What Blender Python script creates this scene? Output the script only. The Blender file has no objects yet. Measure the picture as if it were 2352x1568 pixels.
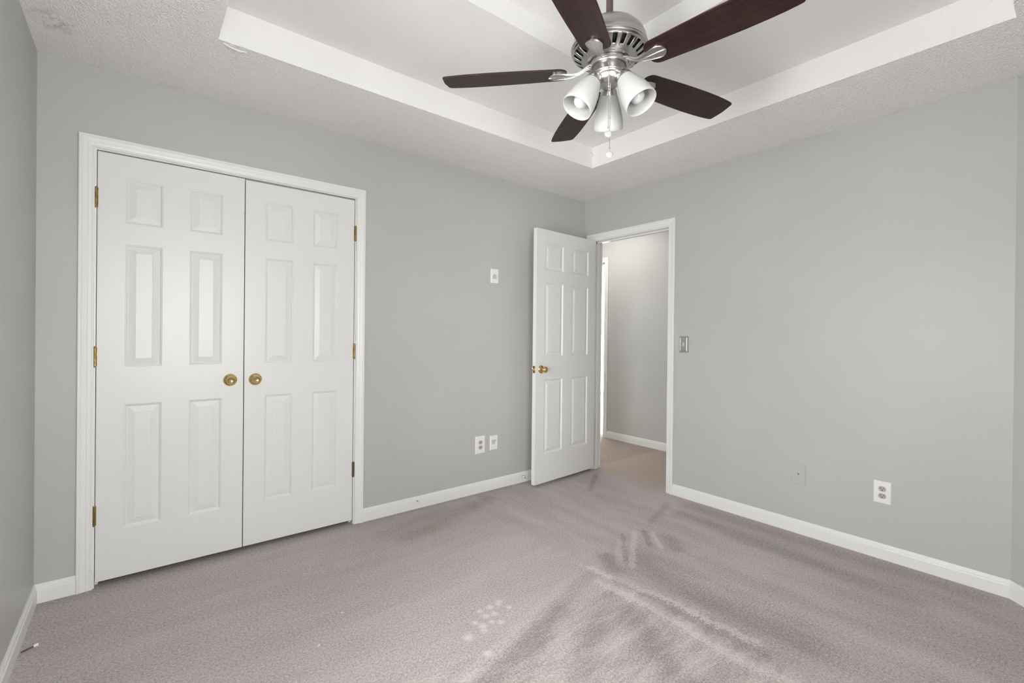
import bpy, bmesh, math, random
from mathutils import Vector, Matrix
random.seed(7)
SC = bpy.context.scene
COL = SC.collection
PI = math.pi

# ------------------------------------------------------------------ camera
cam_data = bpy.data.cameras.new('camera')
cam_data.sensor_width = 36.0
cam_data.lens = 1067.456 / 2352 * 36.0
cam_data.shift_y = -12.903 / 2352
cam_data.clip_start = 0.02
cam = bpy.data.objects.new('camera', cam_data)
COL.objects.link(cam)
_yaw, _pit, _rol = -0.678353, -0.003424, 0.010325
_f = Vector((-math.sin(_yaw) * math.cos(_pit), math.cos(_yaw) * math.cos(_pit), math.sin(_pit)))
_r0 = Vector((math.cos(_yaw), math.sin(_yaw), 0))
_u0 = _r0.cross(_f)
_r = _r0 * math.cos(_rol) + _u0 * math.sin(_rol)
_u = -_r0 * math.sin(_rol) + _u0 * math.cos(_rol)
_m = Matrix((_r, _u, -_f)).transposed().to_4x4()
_m.translation = Vector((-3.2005, -2.9204, 1.2137))
cam.matrix_world = _m
SC.camera = cam

# ------------------------------------------------------------------ world, daylight, exposure
W = bpy.data.worlds.new('daylight')
SC.world = W
W.use_nodes = True
_bg = W.node_tree.nodes['Background']
_bg.inputs[0].default_value = (0.99, 1.0, 0.99, 1)
_bg.inputs[1].default_value = 12.0
_tc = W.node_tree.nodes.new('ShaderNodeTexCoord')
_sx = W.node_tree.nodes.new('ShaderNodeSeparateXYZ')
_mr = W.node_tree.nodes.new('ShaderNodeMapRange')
_mr.inputs[1].default_value, _mr.inputs[2].default_value = -0.06, 0.06
_mr.inputs[3].default_value, _mr.inputs[4].default_value = 15.0, 17.0
W.node_tree.links.new(_tc.outputs['Generated'], _sx.inputs[0])
W.node_tree.links.new(_sx.outputs[2], _mr.inputs[0])
W.node_tree.links.new(_mr.outputs[0], _bg.inputs[1])
SC.view_settings.view_transform = 'Standard'
SC.view_settings.look = 'None'
SC.view_settings.gamma = 1.0
SC.view_settings.use_curve_mapping = False
SC.view_settings.exposure = 0.08
SC.cycles.max_bounces = 18
SC.cycles.diffuse_bounces = 14


def area_light(name, loc, size_x, size_y, direction, watts, color=(0.99, 1.0, 0.985)):
    l = bpy.data.lights.new(name, 'AREA')
    l.shape = 'RECTANGLE'
    l.size, l.size_y = size_x, size_y
    l.energy = watts
    l.color = color
    o = bpy.data.objects.new(name, l)
    COL.objects.link(o)
    o.location = loc
    o.rotation_euler = Vector(direction).to_track_quat('-Z', 'Z').to_euler()
    return o


# daylight outside the window openings (all behind the camera or in the far room):
# portals steer the samples of the sky and sunlit ground through the two bedroom windows
for _n, _l, _d in (('front_window_portal', (-2.80, -3.47, 1.235), (0, 1, 0)), ('side_window_portal', (-3.67, -2.0, 1.235), (1, 0, 0))):
    _p = area_light(_n, _l, 1.2, 1.63, _d, 1)
    _p.data.cycles.is_portal = True
area_light('horizon_side_window', (-3.80, -2.0, 1.32), 1.2, 1.65, (1, 0, 0), 10)
area_light('daylight_far_room', (4.35, 3.0, 1.15), 1.5, 2.0, (-1, 0, 0), 420)


# ------------------------------------------------------------------ node helpers
def mat(name):
    m = bpy.data.materials.new(name)
    m.use_nodes = True
    nt = m.node_tree
    return m, nt, nt.nodes['Principled BSDF']


class N:
    """small wrapper for building node graphs"""
    def __init__(s, nt):
        s.nt = nt

    def node(s, t, **kw):
        n = s.nt.nodes.new(t)
        for k, v in kw.items():
            setattr(n, k, v)
        return n

    def link(s, a, b):
        s.nt.links.new(a, b)

    def setin(s, n, i, v):
        if hasattr(v, 'is_output'):
            s.link(v, n.inputs[i])
        else:
            n.inputs[i].default_value = v

    def math(s, op, a, b=0.0, c=None, clamp=False):
        n = s.node('ShaderNodeMath', operation=op, use_clamp=clamp)
        s.setin(n, 0, a)
        s.setin(n, 1, b)
        if c is not None:
            s.setin(n, 2, c)
        return n.outputs[0]

    def vmath(s, op, a, b=(0, 0, 0), scale=None):
        n = s.node('ShaderNodeVectorMath', operation=op)
        s.setin(n, 0, a)
        s.setin(n, 1, b)
        if scale is not None:
            s.setin(n, 3, scale)
        return n.outputs[1] if op in ('DOT_PRODUCT', 'LENGTH', 'DISTANCE') else n.outputs[0]

    def noise(s, vec, scale, detail=2.0, rough=0.5):
        n = s.node('ShaderNodeTexNoise')
        s.link(vec, n.inputs['Vector'])
        n.inputs['Scale'].default_value = scale
        n.inputs['Detail'].default_value = detail
        n.inputs['Roughness'].default_value = rough
        return n.outputs[0]

    def ramp(s, v, lo, hi, a=0.0, b=1.0):
        n = s.node('ShaderNodeMapRange', interpolation_type='SMOOTHSTEP')
        s.setin(n, 0, v)
        n.inputs[1].default_value = lo
        n.inputs[2].default_value = hi
        n.inputs[3].default_value = a
        n.inputs[4].default_value = b
        return n.outputs[0]

    def mix(s, f, a, b):
        n = s.node('ShaderNodeMix', data_type='RGBA')
        s.setin(n, 0, f)
        s.setin(n, 6, a)
        s.setin(n, 7, b)
        return n.outputs[2]

    def bump(s, h, strength, dist, bsdf):
        n = s.node('ShaderNodeBump')
        n.inputs['Strength'].default_value = strength
        n.inputs['Distance'].default_value = dist
        s.link(h, n.inputs['Height'])
        s.link(n.outputs[0], bsdf.inputs['Normal'])

    def pos(s):
        return s.node('ShaderNodeNewGeometry').outputs['Position']

    def obj(s):
        return s.node('ShaderNodeTexCoord').outputs['Object']

    def mapped(s, vec, rotz=0.0, scale=(1, 1, 1)):
        n = s.node('ShaderNodeMapping')
        s.link(vec, n.inputs[0])
        n.inputs['Rotation'].default_value = (0, 0, rotz)
        n.inputs['Scale'].default_value = scale
        return n.outputs[0]


def plain(name, color, rough=0.5, metal=0.0, spec=0.5):
    m, nt, b = mat(name)
    b.inputs['Base Color'].default_value = (*color, 1)
    b.inputs['Roughness'].default_value = rough
    b.inputs['Metallic'].default_value = metal
    b.inputs['Specular IOR Level'].default_value = spec
    return m


# ------------------------------------------------------------------ materials
def wall_paint():
    m, nt, b = mat('grey_wall_paint')
    n = N(nt)
    p = n.pos()
    v = n.noise(p, 1.7, 3)
    c = n.mix(n.ramp(v, 0.3, 0.7), (0.468, 0.467, 0.455, 1), (0.484, 0.483, 0.471, 1))
    n.link(c, b.inputs['Base Color'])
    b.inputs['Roughness'].default_value = 0.42
    b.inputs['Specular IOR Level'].default_value = 0.32
    n.bump(n.noise(p, 260, 3, 0.6), 0.10, 0.002, b)
    return m


def white_paint():
    m, nt, b = mat('white_trim_paint')
    n = N(nt)
    p = n.obj()
    b.inputs['Base Color'].default_value = (0.765, 0.765, 0.752, 1)
    b.inputs['Roughness'].default_value = 0.34
    b.inputs['Specular IOR Level'].default_value = 0.4
    n.bump(n.noise(n.mapped(p, 0, (90, 90, 6)), 4, 3), 0.02, 0.001, b)
    return m


def door_paint():
    """moulded door skin: white semi-gloss with a pressed wood-grain relief"""
    m, nt, b = mat('white_door_paint')
    n = N(nt)
    p = n.obj()
    warp = n.vmath('ADD', p, n.vmath('SCALE', n.node('ShaderNodeTexNoise').outputs[1], scale=0.0))
    g = n.noise(n.mapped(warp, 0, (170, 170, 5)), 1.6, 4, 0.6)
    speck = n.noise(p, 34, 4, 0.7)
    low = n.ramp(n.node('ShaderNodeSeparateXYZ').outputs[0], 0, 1)
    sep = n.node('ShaderNodeSeparateXYZ')
    n.link(p, sep.inputs[0])
    lowmask = n.ramp(sep.outputs[2], 0.75, 0.15)
    scuff = n.math('MULTIPLY', n.ramp(speck, 0.735, 0.765), lowmask)
    c = n.mix(scuff, (0.72, 0.72, 0.71, 1), (0.50, 0.46, 0.42, 1))
    n.link(c, b.inputs['Base Color'])
    b.inputs['Roughness'].default_value = 0.32
    b.inputs['Specular IOR Level'].default_value = 0.36
    n.bump(g, 0.10, 0.0012, b)
    return m


def ceiling_texture(name, color, scale, strength, dist, sharp, pits=False):
    m, nt, b = mat(name)
    n = N(nt)
    p = n.pos()
    blob = n.noise(p, scale, 2.0, 0.5)
    hgt = n.ramp(blob, sharp[0], sharp[1])
    fine = n.noise(p, scale * 2.6, 2.0)
    h = n.math('ADD', hgt, n.math('MULTIPLY', fine, 0.45))
    col = (*color, 1)
    if pits:
        pit = n.ramp(n.noise(p, 120, 1.0), 0.72, 0.78)
        h = n.math('SUBTRACT', h, n.math('MULTIPLY', pit, 1.5))
        n.link(n.mix(n.math('MULTIPLY', pit, 0.35), col, (0.45, 0.43, 0.40, 1)), b.inputs['Base Color'])
        # cobweb specks in the inside corner
        d = n.vmath('DISTANCE', p, (-0.62, -0.63, 2.545))
        sp = n.math('MULTIPLY', n.ramp(d, 0.045, 0.005, 0, 0.8), n.ramp(n.noise(p, 75, 2), 0.60, 0.68))
        base = b.inputs['Base Color'].links[0].from_socket
        n.link(n.mix(sp, base, (0.25, 0.24, 0.22, 1)), b.inputs['Base Color'])
    else:
        # brownish smudge near the left corner
        d = n.vmath('DISTANCE', n.mapped(p, 0, (1, 0.8, 1)), (-3.465, -0.262, 2.44))
        sm = n.math('MULTIPLY', n.ramp(d, 0.10, 0.0), n.ramp(n.noise(p, 22, 4, 0.7), 0.42, 0.62))
        n.link(n.mix(n.math('MULTIPLY', sm, 0.55), col, (0.33, 0.29, 0.25, 1)), b.inputs['Base Color'])
    b.inputs['Roughness'].default_value = 0.75
    b.inputs['Specular IOR Level'].default_value = 0.25
    n.bump(h, strength, dist, b)
    return m


def carpet():
    m, nt, b = mat('taupe_cut_pile_carpet')
    n = N(nt)
    p3 = n.pos()
    sep = n.node('ShaderNodeSeparateXYZ')
    n.link(p3, sep.inputs[0])
    X, Y = sep.outputs[0], sep.outputs[1]
    comb = n.node('ShaderNodeCombineXYZ')
    n.link(X, comb.inputs[0])
    n.link(Y, comb.inputs[1])
    wob = n.noise(comb.outputs[0], 3.2, 3, 0.6)
    wob2 = n.noise(comb.outputs[0], 38, 3, 0.65)
    tuft = n.noise(comb.outputs[0], 108, 3, 0.70)
    yarn = n.noise(comb.outputs[0], 290, 2, 0.6)
    # ragged version of the floor position: brush strokes get uneven borders
    off = n.math('ADD', n.math('MULTIPLY', n.math('SUBTRACT', wob, 0.5), 0.10),
                 n.math('ADD', n.math('MULTIPLY', n.math('SUBTRACT', wob2, 0.5), 0.10), n.math('MULTIPLY', n.math('SUBTRACT', tuft, 0.5), 0.07)))
    c2 = n.node('ShaderNodeCombineXYZ')
    n.link(n.math('ADD', X, off), c2.inputs[0])
    n.link(n.math('ADD', Y, off), c2.inputs[1])
    P = c2.outputs[0]

    def seg(a, bb, w, soft):
        """mask of a brush stroke from a to bb, half width w"""
        ax, ay = a
        dx, dy = bb[0] - ax, bb[1] - ay
        L2 = dx * dx + dy * dy
        rel = n.vmath('SUBTRACT', P, (ax, ay, 0))
        t = n.math('DIVIDE', n.vmath('DOT_PRODUCT', rel, (dx, dy, 0)), L2, clamp=True)
        t.node.use_clamp = True
        near = n.vmath('SCALE', (dx, dy, 0), scale=t)
        d = n.vmath('DISTANCE', rel, near)
        return n.ramp(d, w + soft, max(w - soft, 0.0))

    def add(a, bv, k):
        return n.math('ADD', a, n.math('MULTIPLY', bv, k))

    # pile lean: long strokes. left of the V they run one way, right of it another
    dL = math.atan2(-0.31, -0.91)
    sL = n.noise(n.mapped(comb.outputs[0], -dL, (0.9, 5.0, 1)), 1.3, 4, 0.66)
    sR = n.noise(n.mapped(comb.outputs[0], 0, (4.5, 1.0, 1)), 1.3, 4, 0.66)
    sV = n.noise(n.mapped(comb.outputs[0], -0.72, (1.5, 6.0, 1)), 1.7, 5, 0.70)
    split = n.ramp(X, -1.55, -1.2)                    # 0 left part, 1 right part
    inV = n.math('MULTIPLY', n.ramp(Y, -1.38, -1.55), n.math('MULTIPLY', n.ramp(X, -1.28, -1.36), 1.0))
    st = n.mix(split, sL, sR)
    stroke = n.mix(inV, st, sV)
    sepc = n.node('ShaderNodeSeparateColor')
    n.link(stroke, sepc.inputs[0])
    lean = n.ramp(sepc.outputs[0], 0.36, 0.66, -1.0, 1.0)
    val = n.math('MULTIPLY', lean, 0.22)
    val = n.math('MULTIPLY', val, n.ramp(X, 0.02, -0.4))
    val = n.math('MULTIPLY', val, n.math('ADD', 0.32, n.math('MULTIPLY', n.math('MAXIMUM', inV, n.math('MULTIPLY', split, 0.35)), 0.85)))
    # V shaped vacuum track
    val = add(val, seg((-1.36, -1.30), (-1.262, -2.10), 0.018, 0.012), 0.46)
    val = add(val, seg((-1.43, -1.42), (-1.41, -2.30), 0.022, 0.016), 0.40)
    val = add(val, seg((-1.40, -1.30), (-2.80, -1.70), 0.03, 0.03), 0.18)
    val = add(val, seg((-1.42, -1.33), (-2.80, -1.81), 0.040, 0.04), -0.30)
    val = add(val, seg((-1.345, -1.46), (-1.33, -2.15), 0.026, 0.014), -0.34)
    val = add(val, seg((-1.12, -1.42), (-1.16, -2.2), 0.11, 0.13), -0.42)
    val = add(val, seg((-1.20, -1.27), (-1.28, -1.40), 0.045, 0.035), -0.40)
    val = add(val, seg((-0.80, -1.17), (-1.17, -1.425), 0.017, 0.010), 0.42)
    val = add(val, seg((-0.99, -1.22), (-1.20, -1.37), 0.03, 0.02), 0.25)
    val = add(val, seg((-0.72, -1.24), (-0.86, -1.40), 0.014, 0.008), 0.40)
    val = add(val, seg((-0.75, -1.20), (-0.88, -1.34), 0.018, 0.010), -0.42)
    val = add(val, seg((-0.70, -1.34), (-0.80, -1.46), 0.045, 0.035), -0.34)
    val = add(val, seg((-0.90, -1.16), (-1.14, -1.36), 0.012, 0.010), -0.35)
    val = add(val, seg((-1.58, -1.55), (-1.98, -1.82), 0.05, 0.05), -0.34)
    val = add(val, seg((-1.48, -1.56), (-1.70, -2.05), 0.05, 0.05), -0.34)
    val = add(val, seg((-1.72, -1.45), (-2.20, -1.72), 0.03, 0.03), -0.22)
    val = add(val, seg((-1.17, -0.15), (-1.95, -0.40), 0.06, 0.06), -0.26)
    val = add(val, seg((-1.55, -0.13), (-2.05, -0.28), 0.05, 0.05), -0.18)
    val = add(val, seg((-0.10, -0.25), (-0.42, -0.47), 0.020, 0.016), -0.36)
    val = add(val, seg((-0.22, -1.02), (-0.60, -1.15), 0.025, 0.02), -0.26)
    val = add(val, seg((-0.30, -1.20), (-0.42, -2.4), 0.06, 0.07), -0.28)
    val = add(val, seg((-0.12, -1.15), (-0.10, -2.6), 0.06, 0.06), -0.22)
    # pile colour darker along the back wall
    val = add(val, n.ramp(Y, -0.10, -0.02), -0.25)
    val = n.math('MULTIPLY', val, 1.12)
    # tufts: soft mottling and the single yarn ends
    val = add(val, n.math('SUBTRACT', tuft, 0.5), 2.8)
    val = add(val, n.math('SUBTRACT', yarn, 0.5), 2.6)
    col = n.mix(n.math('ADD', 0.5, n.math('MULTIPLY', val, 0.62), clamp=True), (0.285, 0.252, 0.247, 1), (0.69, 0.630, 0.617, 1))
    # browner, worn carpet in the hallway, with a ragged border at the threshold
    hx = n.math('ADD', X, n.math('MULTIPLY', n.math('SUBTRACT', wob, 0.5), 0.55))
    hall = n.ramp(hx, -0.09, 0.16)
    brown = n.vmath('MULTIPLY', col, (1.05, 0.98, 0.89))
    col = n.mix(hall, col, brown)
    # a faint tan stain in front of the door
    sd = n.vmath('DISTANCE', n.mapped(P, 0.3, (1, 1.5, 1)), (-1.50, -0.95, 0))
    col = n.mix(n.ramp(sd, 0.32, 0.05, 0.0, 0.35), col, n.vmath('MULTIPLY', col, (1.0, 0.93, 0.84)))
    # bleached spots
    spots = [(-2.164, -1.375, .026), (-2.087, -1.379, .017), (-2.075, -1.35, .024), (-2.088, -1.314, .018), (-2.026, -1.258, .016),
             (-2.025, -1.305, .019), (-1.974, -1.26, .020), (-1.986, -1.313, .018), (-1.915, -1.250, .017), (-1.93, -1.265, .015),
             (-2.029, -1.35, .015), (-2.0, -1.375, .017), (-1.906, -1.312, .015), (-2.156, -1.50, .020)]
    sm = None
    for x, y, r in spots:
        d = n.vmath('DISTANCE', comb.outputs[0], (x, y, 0))
        k = n.ramp(n.math('ADD', d, n.math('MULTIPLY', n.math('SUBTRACT', tuft, 0.5), 0.03)), r * 1.3, r * 0.2)
        sm = k if sm is None else n.math('MAXIMUM', sm, k)
    sm = n.math('MULTIPLY', sm, n.math('ADD', 0.22, n.math('MULTIPLY', tuft, 0.6)))
    col = n.mix(sm, col, (0.80, 0.74, 0.72, 1))
    n.link(col, b.inputs['Base Color'])
    b.inputs['Roughness'].default_value = 1.0
    b.inputs['Specular IOR Level'].default_value = 0.05
    n.bump(n.math('ADD', n.math('MULTIPLY', tuft, 1.0), n.math('MULTIPLY', yarn, 0.7)), 0.55, 0.006, b)
    return m


def walnut():
    m, nt, b = mat('dark_walnut_blade')
    n = N(nt)
    p = n.obj()
    g = n.noise(n.mapped(p, 0, (2.0, 26, 26)), 3.0, 6, 0.65)
    blot = n.noise(n.mapped(p, 0, (3, 9, 9)), 2.2, 3, 0.6)
    c = n.mix(n.ramp(g, 0.35, 0.68), (0.017, 0.0075, 0.0072, 1), (0.037, 0.0158, 0.0138, 1))
    c = n.mix(n.ramp(blot, 0.5, 0.75, 0, 0.5), c, (0.050, 0.022, 0.0185, 1))
    n.link(c, b.inputs['Base Color'])
    b.inputs['Roughness'].default_value = 0.40
    b.inputs['Specular IOR Level'].default_value = 0.26
    return m


def nickel(name, rough, hammered=False):
    m, nt, b = mat(name)
    n = N(nt)
    p = n.obj()
    b.inputs['Metallic'].default_value = 1.0
    b.inputs['Roughness'].default_value = rough
    if hammered:
        v = n.noise(p, 420, 2)
        c = n.mix(n.ramp(v, 0.35, 0.65), (0.42, 0.41, 0.395, 1), (0.66, 0.65, 0.62, 1))
        n.link(c, b.inputs['Base Color'])
        n.bump(v, 0.35, 0.0015, b)
    else:
        v = n.noise(n.mapped(p, 0, (3, 3, 160)), 2.0, 2)
        c = n.mix(v, (0.44, 0.43, 0.415, 1), (0.60, 0.59, 0.57, 1))
        n.link(c, b.inputs['Base Color'])
    return m


def brass(name, c1, c2, rough):
    m, nt, b = mat(name)
    n = N(nt)
    v = n.noise(n.obj(), 60, 3)
    n.link(n.mix(n.ramp(v, 0.35, 0.7), (*c1, 1), (*c2, 1)), b.inputs['Base Color'])
    b.inputs['Metallic'].default_value = 1.0
    b.inputs['Roughness'].default_value = rough
    return m


def window_glass():
    m, nt, b = mat('clear_window_glass')
    n = N(nt)
    out = nt.nodes['Material Output']
    tr = n.node('ShaderNodeBsdfTransparent')
    gl = n.node('ShaderNodeBsdfGlossy')
    gl.inputs['Roughness'].default_value = 0.02
    fr = n.node('ShaderNodeFresnel')
    fr.inputs[0].default_value = 1.45
    mx = n.node('ShaderNodeMixShader')
    n.link(fr.outputs[0], mx.inputs[0])
    n.link(tr.outputs[0], mx.inputs[1])
    n.link(gl.outputs[0], mx.inputs[2])
    n.link(mx.outputs[0], out.inputs[0])
    return m


def frosted_glass():
    m, nt, b = mat('white_frosted_glass')
    b.inputs['Base Color'].default_value = (0.50, 0.50, 0.49, 1)
    b.inputs['Roughness'].default_value = 0.45
    b.inputs['Subsurface Weight'].default_value = 0.10
    b.inputs['Subsurface Radius'].default_value = (0.02, 0.02, 0.02)
    return m


def crystal():
    m, nt, b = mat('clear_plastic_pull')
    b.inputs['Base Color'].default_value = (0.60, 0.58, 0.56, 1)
    b.inputs['Roughness'].default_value = 0.15
    b.inputs['Transmission Weight'].default_value = 0.35
    n = N(nt)
    n.bump(n.noise(n.obj(), 220, 1), 0.5, 0.002, b)
    return m


M_WALL = wall_paint()
M_WHITE = white_paint()
M_DOOR = door_paint()
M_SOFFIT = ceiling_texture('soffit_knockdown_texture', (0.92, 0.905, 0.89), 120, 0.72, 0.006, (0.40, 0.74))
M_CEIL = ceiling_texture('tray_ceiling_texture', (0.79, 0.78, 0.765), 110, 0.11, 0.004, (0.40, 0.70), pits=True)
M_CARPET = carpet()
M_WALNUT = walnut()
M_NICKEL = nickel('brushed_nickel', 0.30)
M_HAMMER = nickel('hammered_nickel', 0.30, True)
M_BRASS = brass('polished_brass', (0.72, 0.54, 0.25), (0.80, 0.62, 0.32), 0.10)
M_HINGE = brass('aged_brass', (0.27, 0.17, 0.06), (0.44, 0.30, 0.12), 0.34)
M_BRONZE = brass('tarnished_bronze', (0.16, 0.12, 0.07), (0.26, 0.20, 0.12), 0.42)
M_GLASS = window_glass()
M_FROST = frosted_glass()
M_BULB = plain('white_bulb_glass', (0.60, 0.60, 0.59), 0.15)
M_CRYSTAL = crystal()
M_DARK = plain('dark_motor_interior', (0.012, 0.011, 0.014), 0.5)
M_ROD = plain('bronze_downrod', (0.16, 0.115, 0.11), 0.35, 0.6)
M_PLATE = plain('white_cover_plate', (0.78, 0.78, 0.765), 0.32)
M_RECEPT = plain('mauve_grey_receptacle', (0.43, 0.385, 0.405), 0.4)
M_SLOT = plain('dark_slot', (0.02, 0.018, 0.018), 0.6)
M_RECESS = plain('pale_grey_recess', (0.52, 0.51, 0.50), 0.4)  # greyer than the plate: shade of the recess put into the colour
M_EDGESHADE = plain('painted_edge_shade', (0.25, 0.24, 0.235), 0.5)  # dark grey standing for the shade under the recess edge
M_STEEL = plain('bright_steel', (0.62, 0.61, 0.59), 0.25, 1.0)
M_IVORY = plain('ivory_toggle', (0.70, 0.69, 0.66), 0.35)
M_CLOSET = plain('closet_interior_paint', (0.4, 0.4, 0.39), 0.7)
M_FARWALL = plain('far_room_paint', (0.80, 0.80, 0.79), 0.6)
M_FARFLOOR = plain('pale_far_room_floor', (0.72, 0.70, 0.67), 0.7)
M_STICK = plain('brown_stick_paint', (0.10, 0.055, 0.05), 0.4)
M_TIP = plain('pinkish_white_tip', (0.78, 0.72, 0.70), 0.6)
M_PAPER = plain('white_lint', (0.82, 0.81, 0.80), 0.8)
M_LAMPGLOW, _nt, _b = mat('lit_lamp_glass')
_b.inputs['Base Color'].default_value = (0.9, 0.88, 0.84, 1)
_b.inputs['Emission Color'].default_value = (1.0, 0.97, 0.93, 1)
_b.inputs['Emission Strength'].default_value = 35.0


# ------------------------------------------------------------------ mesh helpers
def obj(name, bm, m, parent=None, smooth=False):
    me = bpy.data.meshes.new(name)
    bmesh.ops.recalc_face_normals(bm, faces=bm.faces)
    bm.to_mesh(me)
    bm.free()
    for mm in (m if isinstance(m, (list, tuple)) else [m]):
        me.materials.append(mm)
    if smooth:
        for p in me.polygons:
            p.use_smooth = True
        if smooth != True:
            try:
                me.set_sharp_from_angle(angle=math.radians(smooth))
            except Exception:
                pass
    o = bpy.data.objects.new(name, me)
    COL.objects.link(o)
    if parent is not None:
        o.parent = parent
    return o


def tag(o, label, cat, group=None, kind=None):
    o['label'] = label
    o['category'] = cat
    if group:
        o['group'] = group
    if kind:
        o['kind'] = kind
    return o


def struct(o, label, cat):
    return tag(o, label, cat, kind='structure')


def empty(name, loc, rotz=0.0):
    o = bpy.data.objects.new(name, None)
    COL.objects.link(o)
    o.location = loc
    o.rotation_euler = (0, 0, rotz)
    o.empty_display_size = 0.05
    return o


def add_box(bm, x0, x1, y0, y1, z0, z1, mi=0):
    v = [bm.verts.new((x, y, z)) for z in (z0, z1) for (x, y) in ((x0, y0), (x1, y0), (x1, y1), (x0, y1))]
    for f in ((0, 3, 2, 1), (4, 5, 6, 7), (0, 1, 5, 4), (1, 2, 6, 5), (2, 3, 7, 6), (3, 0, 4, 7)):
        bm.faces.new([v[i] for i in f]).material_index = mi
    return v


def boxes(*bs):
    bm = bmesh.new()
    for b in bs:
        add_box(bm, *b)
    return bm


def rounded_box(x0, x1, y0, y1, z0, z1, r, seg=2):
    bm = boxes((x0, x1, y0, y1, z0, z1))
    bmesh.ops.bevel(bm, geom=list(bm.edges), offset=r, segments=seg, profile=0.7, affect='EDGES')
    return bm


def add_lathe(bm, prof, seg=48, center=(0, 0, 0), matrix=None, cap=True, mi=0):
    """prof: list of (radius, z)"""
    rings = []
    for r, z in prof:
        if r < 1e-6:
            rings.append([bm.verts.new((0, 0, z))])
        else:
            rings.append([bm.verts.new((r * math.cos(2 * PI * i / seg), r * math.sin(2 * PI * i / seg), z)) for i in range(seg)])
    for a, b in zip(rings, rings[1:]):
        for i in range(seg):
            j = (i + 1) % seg
            if len(a) == 1 and len(b) == 1:
                continue
            if len(a) == 1:
                f = bm.faces.new((a[0], b[i], b[j]))
            elif len(b) == 1:
                f = bm.faces.new((a[i], b[0], a[j]))
            else:
                f = bm.faces.new((a[i], b[i], b[j], a[j]))
            f.material_index = mi
    vs = [v for r in rings for v in r]
    M = Matrix.Translation(Vector(center)) @ (matrix if matrix is not None else Matrix.Identity(4))
    for v in vs:
        v.co = M @ v.co
    return vs


def lathe(prof, seg=48, center=(0, 0, 0), matrix=None):
    bm = bmesh.new()
    add_lathe(bm, prof, seg, center, matrix)
    return bm


def axis_matrix(direction):
    return Vector(direction).normalized().to_track_quat('Z', 'Y').to_matrix().to_4x4()


def add_tube(bm, pts, r, seg=8):
    pts = [Vector(p) for p in pts]
    rings = []
    for i, p in enumerate(pts):
        t = (pts[min(i + 1, len(pts) - 1)] - pts[max(i - 1, 0)]).normalized()
        q = axis_matrix(t).to_3x3()
        rr = r[i] if isinstance(r, (list, tuple)) else r
        rings.append([bm.verts.new(p + q @ Vector((rr * math.cos(2 * PI * k / seg), rr * math.sin(2 * PI * k / seg), 0))) for k in range(seg)])
    for a, b in zip(rings, rings[1:]):
        for k in range(seg):
            bm.faces.new((a[k], a[(k + 1) % seg], b[(k + 1) % seg], b[k]))
    bm.faces.new(rings[0][::-1])
    bm.faces.new(rings[-1])


def sweep(bm, prof, path, frames, closed_ends=True):
    """prof: list of (a, b); frames: per path point (A, B) vectors so vertex = p + a*A + b*B"""
    rings = []
    for p, (A, B) in zip(path, frames):
        rings.append([bm.verts.new(Vector(p) + Vector(A) * a + Vector(B) * b) for a, b in prof])
    n = len(prof)
    for r0, r1 in zip(rings, rings[1:]):
        for k in range(n):
            bm.faces.new((r0[k], r0[(k + 1) % n], r1[(k + 1) % n], r1[k]))
    if closed_ends:
        bm.faces.new(rings[0])
        bm.faces.new(rings[-1][::-1])


CASING = [(0, 0), (0, .0085), (.003, .0110), (.007, .0110), (.0085, .0095), (.012, .0095), (.022, .0120), (.0235, .0105), (.026, .0105),
          (.034, .0135), (.042, .0165), (.044, .0150), (.046, .0170), (.053, .0170), (.0560, .0150), (.057, .0120), (.057, 0)]
BASE = [(0, 0), (.0125, 0), (.0125, .057), (.0115, .0605), (.0095, .0625), (.0095, .0670), (.0080, .0740), (.0050, .0790), (.0040, .083), (0, .083)]


def casing(bm, origin, U, Nn, x0, x1, ztop):
    """colonial door casing round an opening: U runs along the wall, Nn points out of it; mitred corners"""
    U, Nn, Z, O = Vector(U), Vector(Nn), Vector((0, 0, 1)), Vector(origin)
    path = [O + U * x0, O + U * x0 + Z * ztop, O + U * x1 + Z * ztop, O + U * x1]
    frames = [(-U, Nn), (-U + Z, Nn), (U + Z, Nn), (U, Nn)]
    sweep(bm, CASING, path, frames)


def baseboard(name, pts, label, inward):
    """pts: floor polyline along the wall; inward: unit normals into the room for each segment"""
    bm = bmesh.new()
    frames = []
    Z = Vector((0, 0, 1))
    for i in range(len(pts)):
        a = Vector((*inward[max(i - 1, 0)], 0))
        b = Vector((*inward[min(i, len(inward) - 1)], 0))
        m = (a + b).normalized()
        frames.append((m / max(m.dot(a), 0.2), Z))
    sweep(bm, BASE, [(x, y, 0) for x, y in pts], frames)
    return struct(obj(name, bm, M_WHITE), label, 'baseboard')


# ------------------------------------------------------------------ room shell
XL, YF = -3.552, -3.353            # left wall, front wall (behind the camera)
H = 2.44
TOP = 2.78
T = 0.115
DX = -(2.702 + YF)                 # the cut corner: from (0,-2.702) to (-0.651,YF)

floor = obj('floor', boxes((XL - .2, 1.255, -3.7, 2.6, -0.05, 0.0)), M_CARPET)
struct(floor, 'taupe cut pile carpet with vacuum tracks and bleached spots', 'floor')

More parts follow.
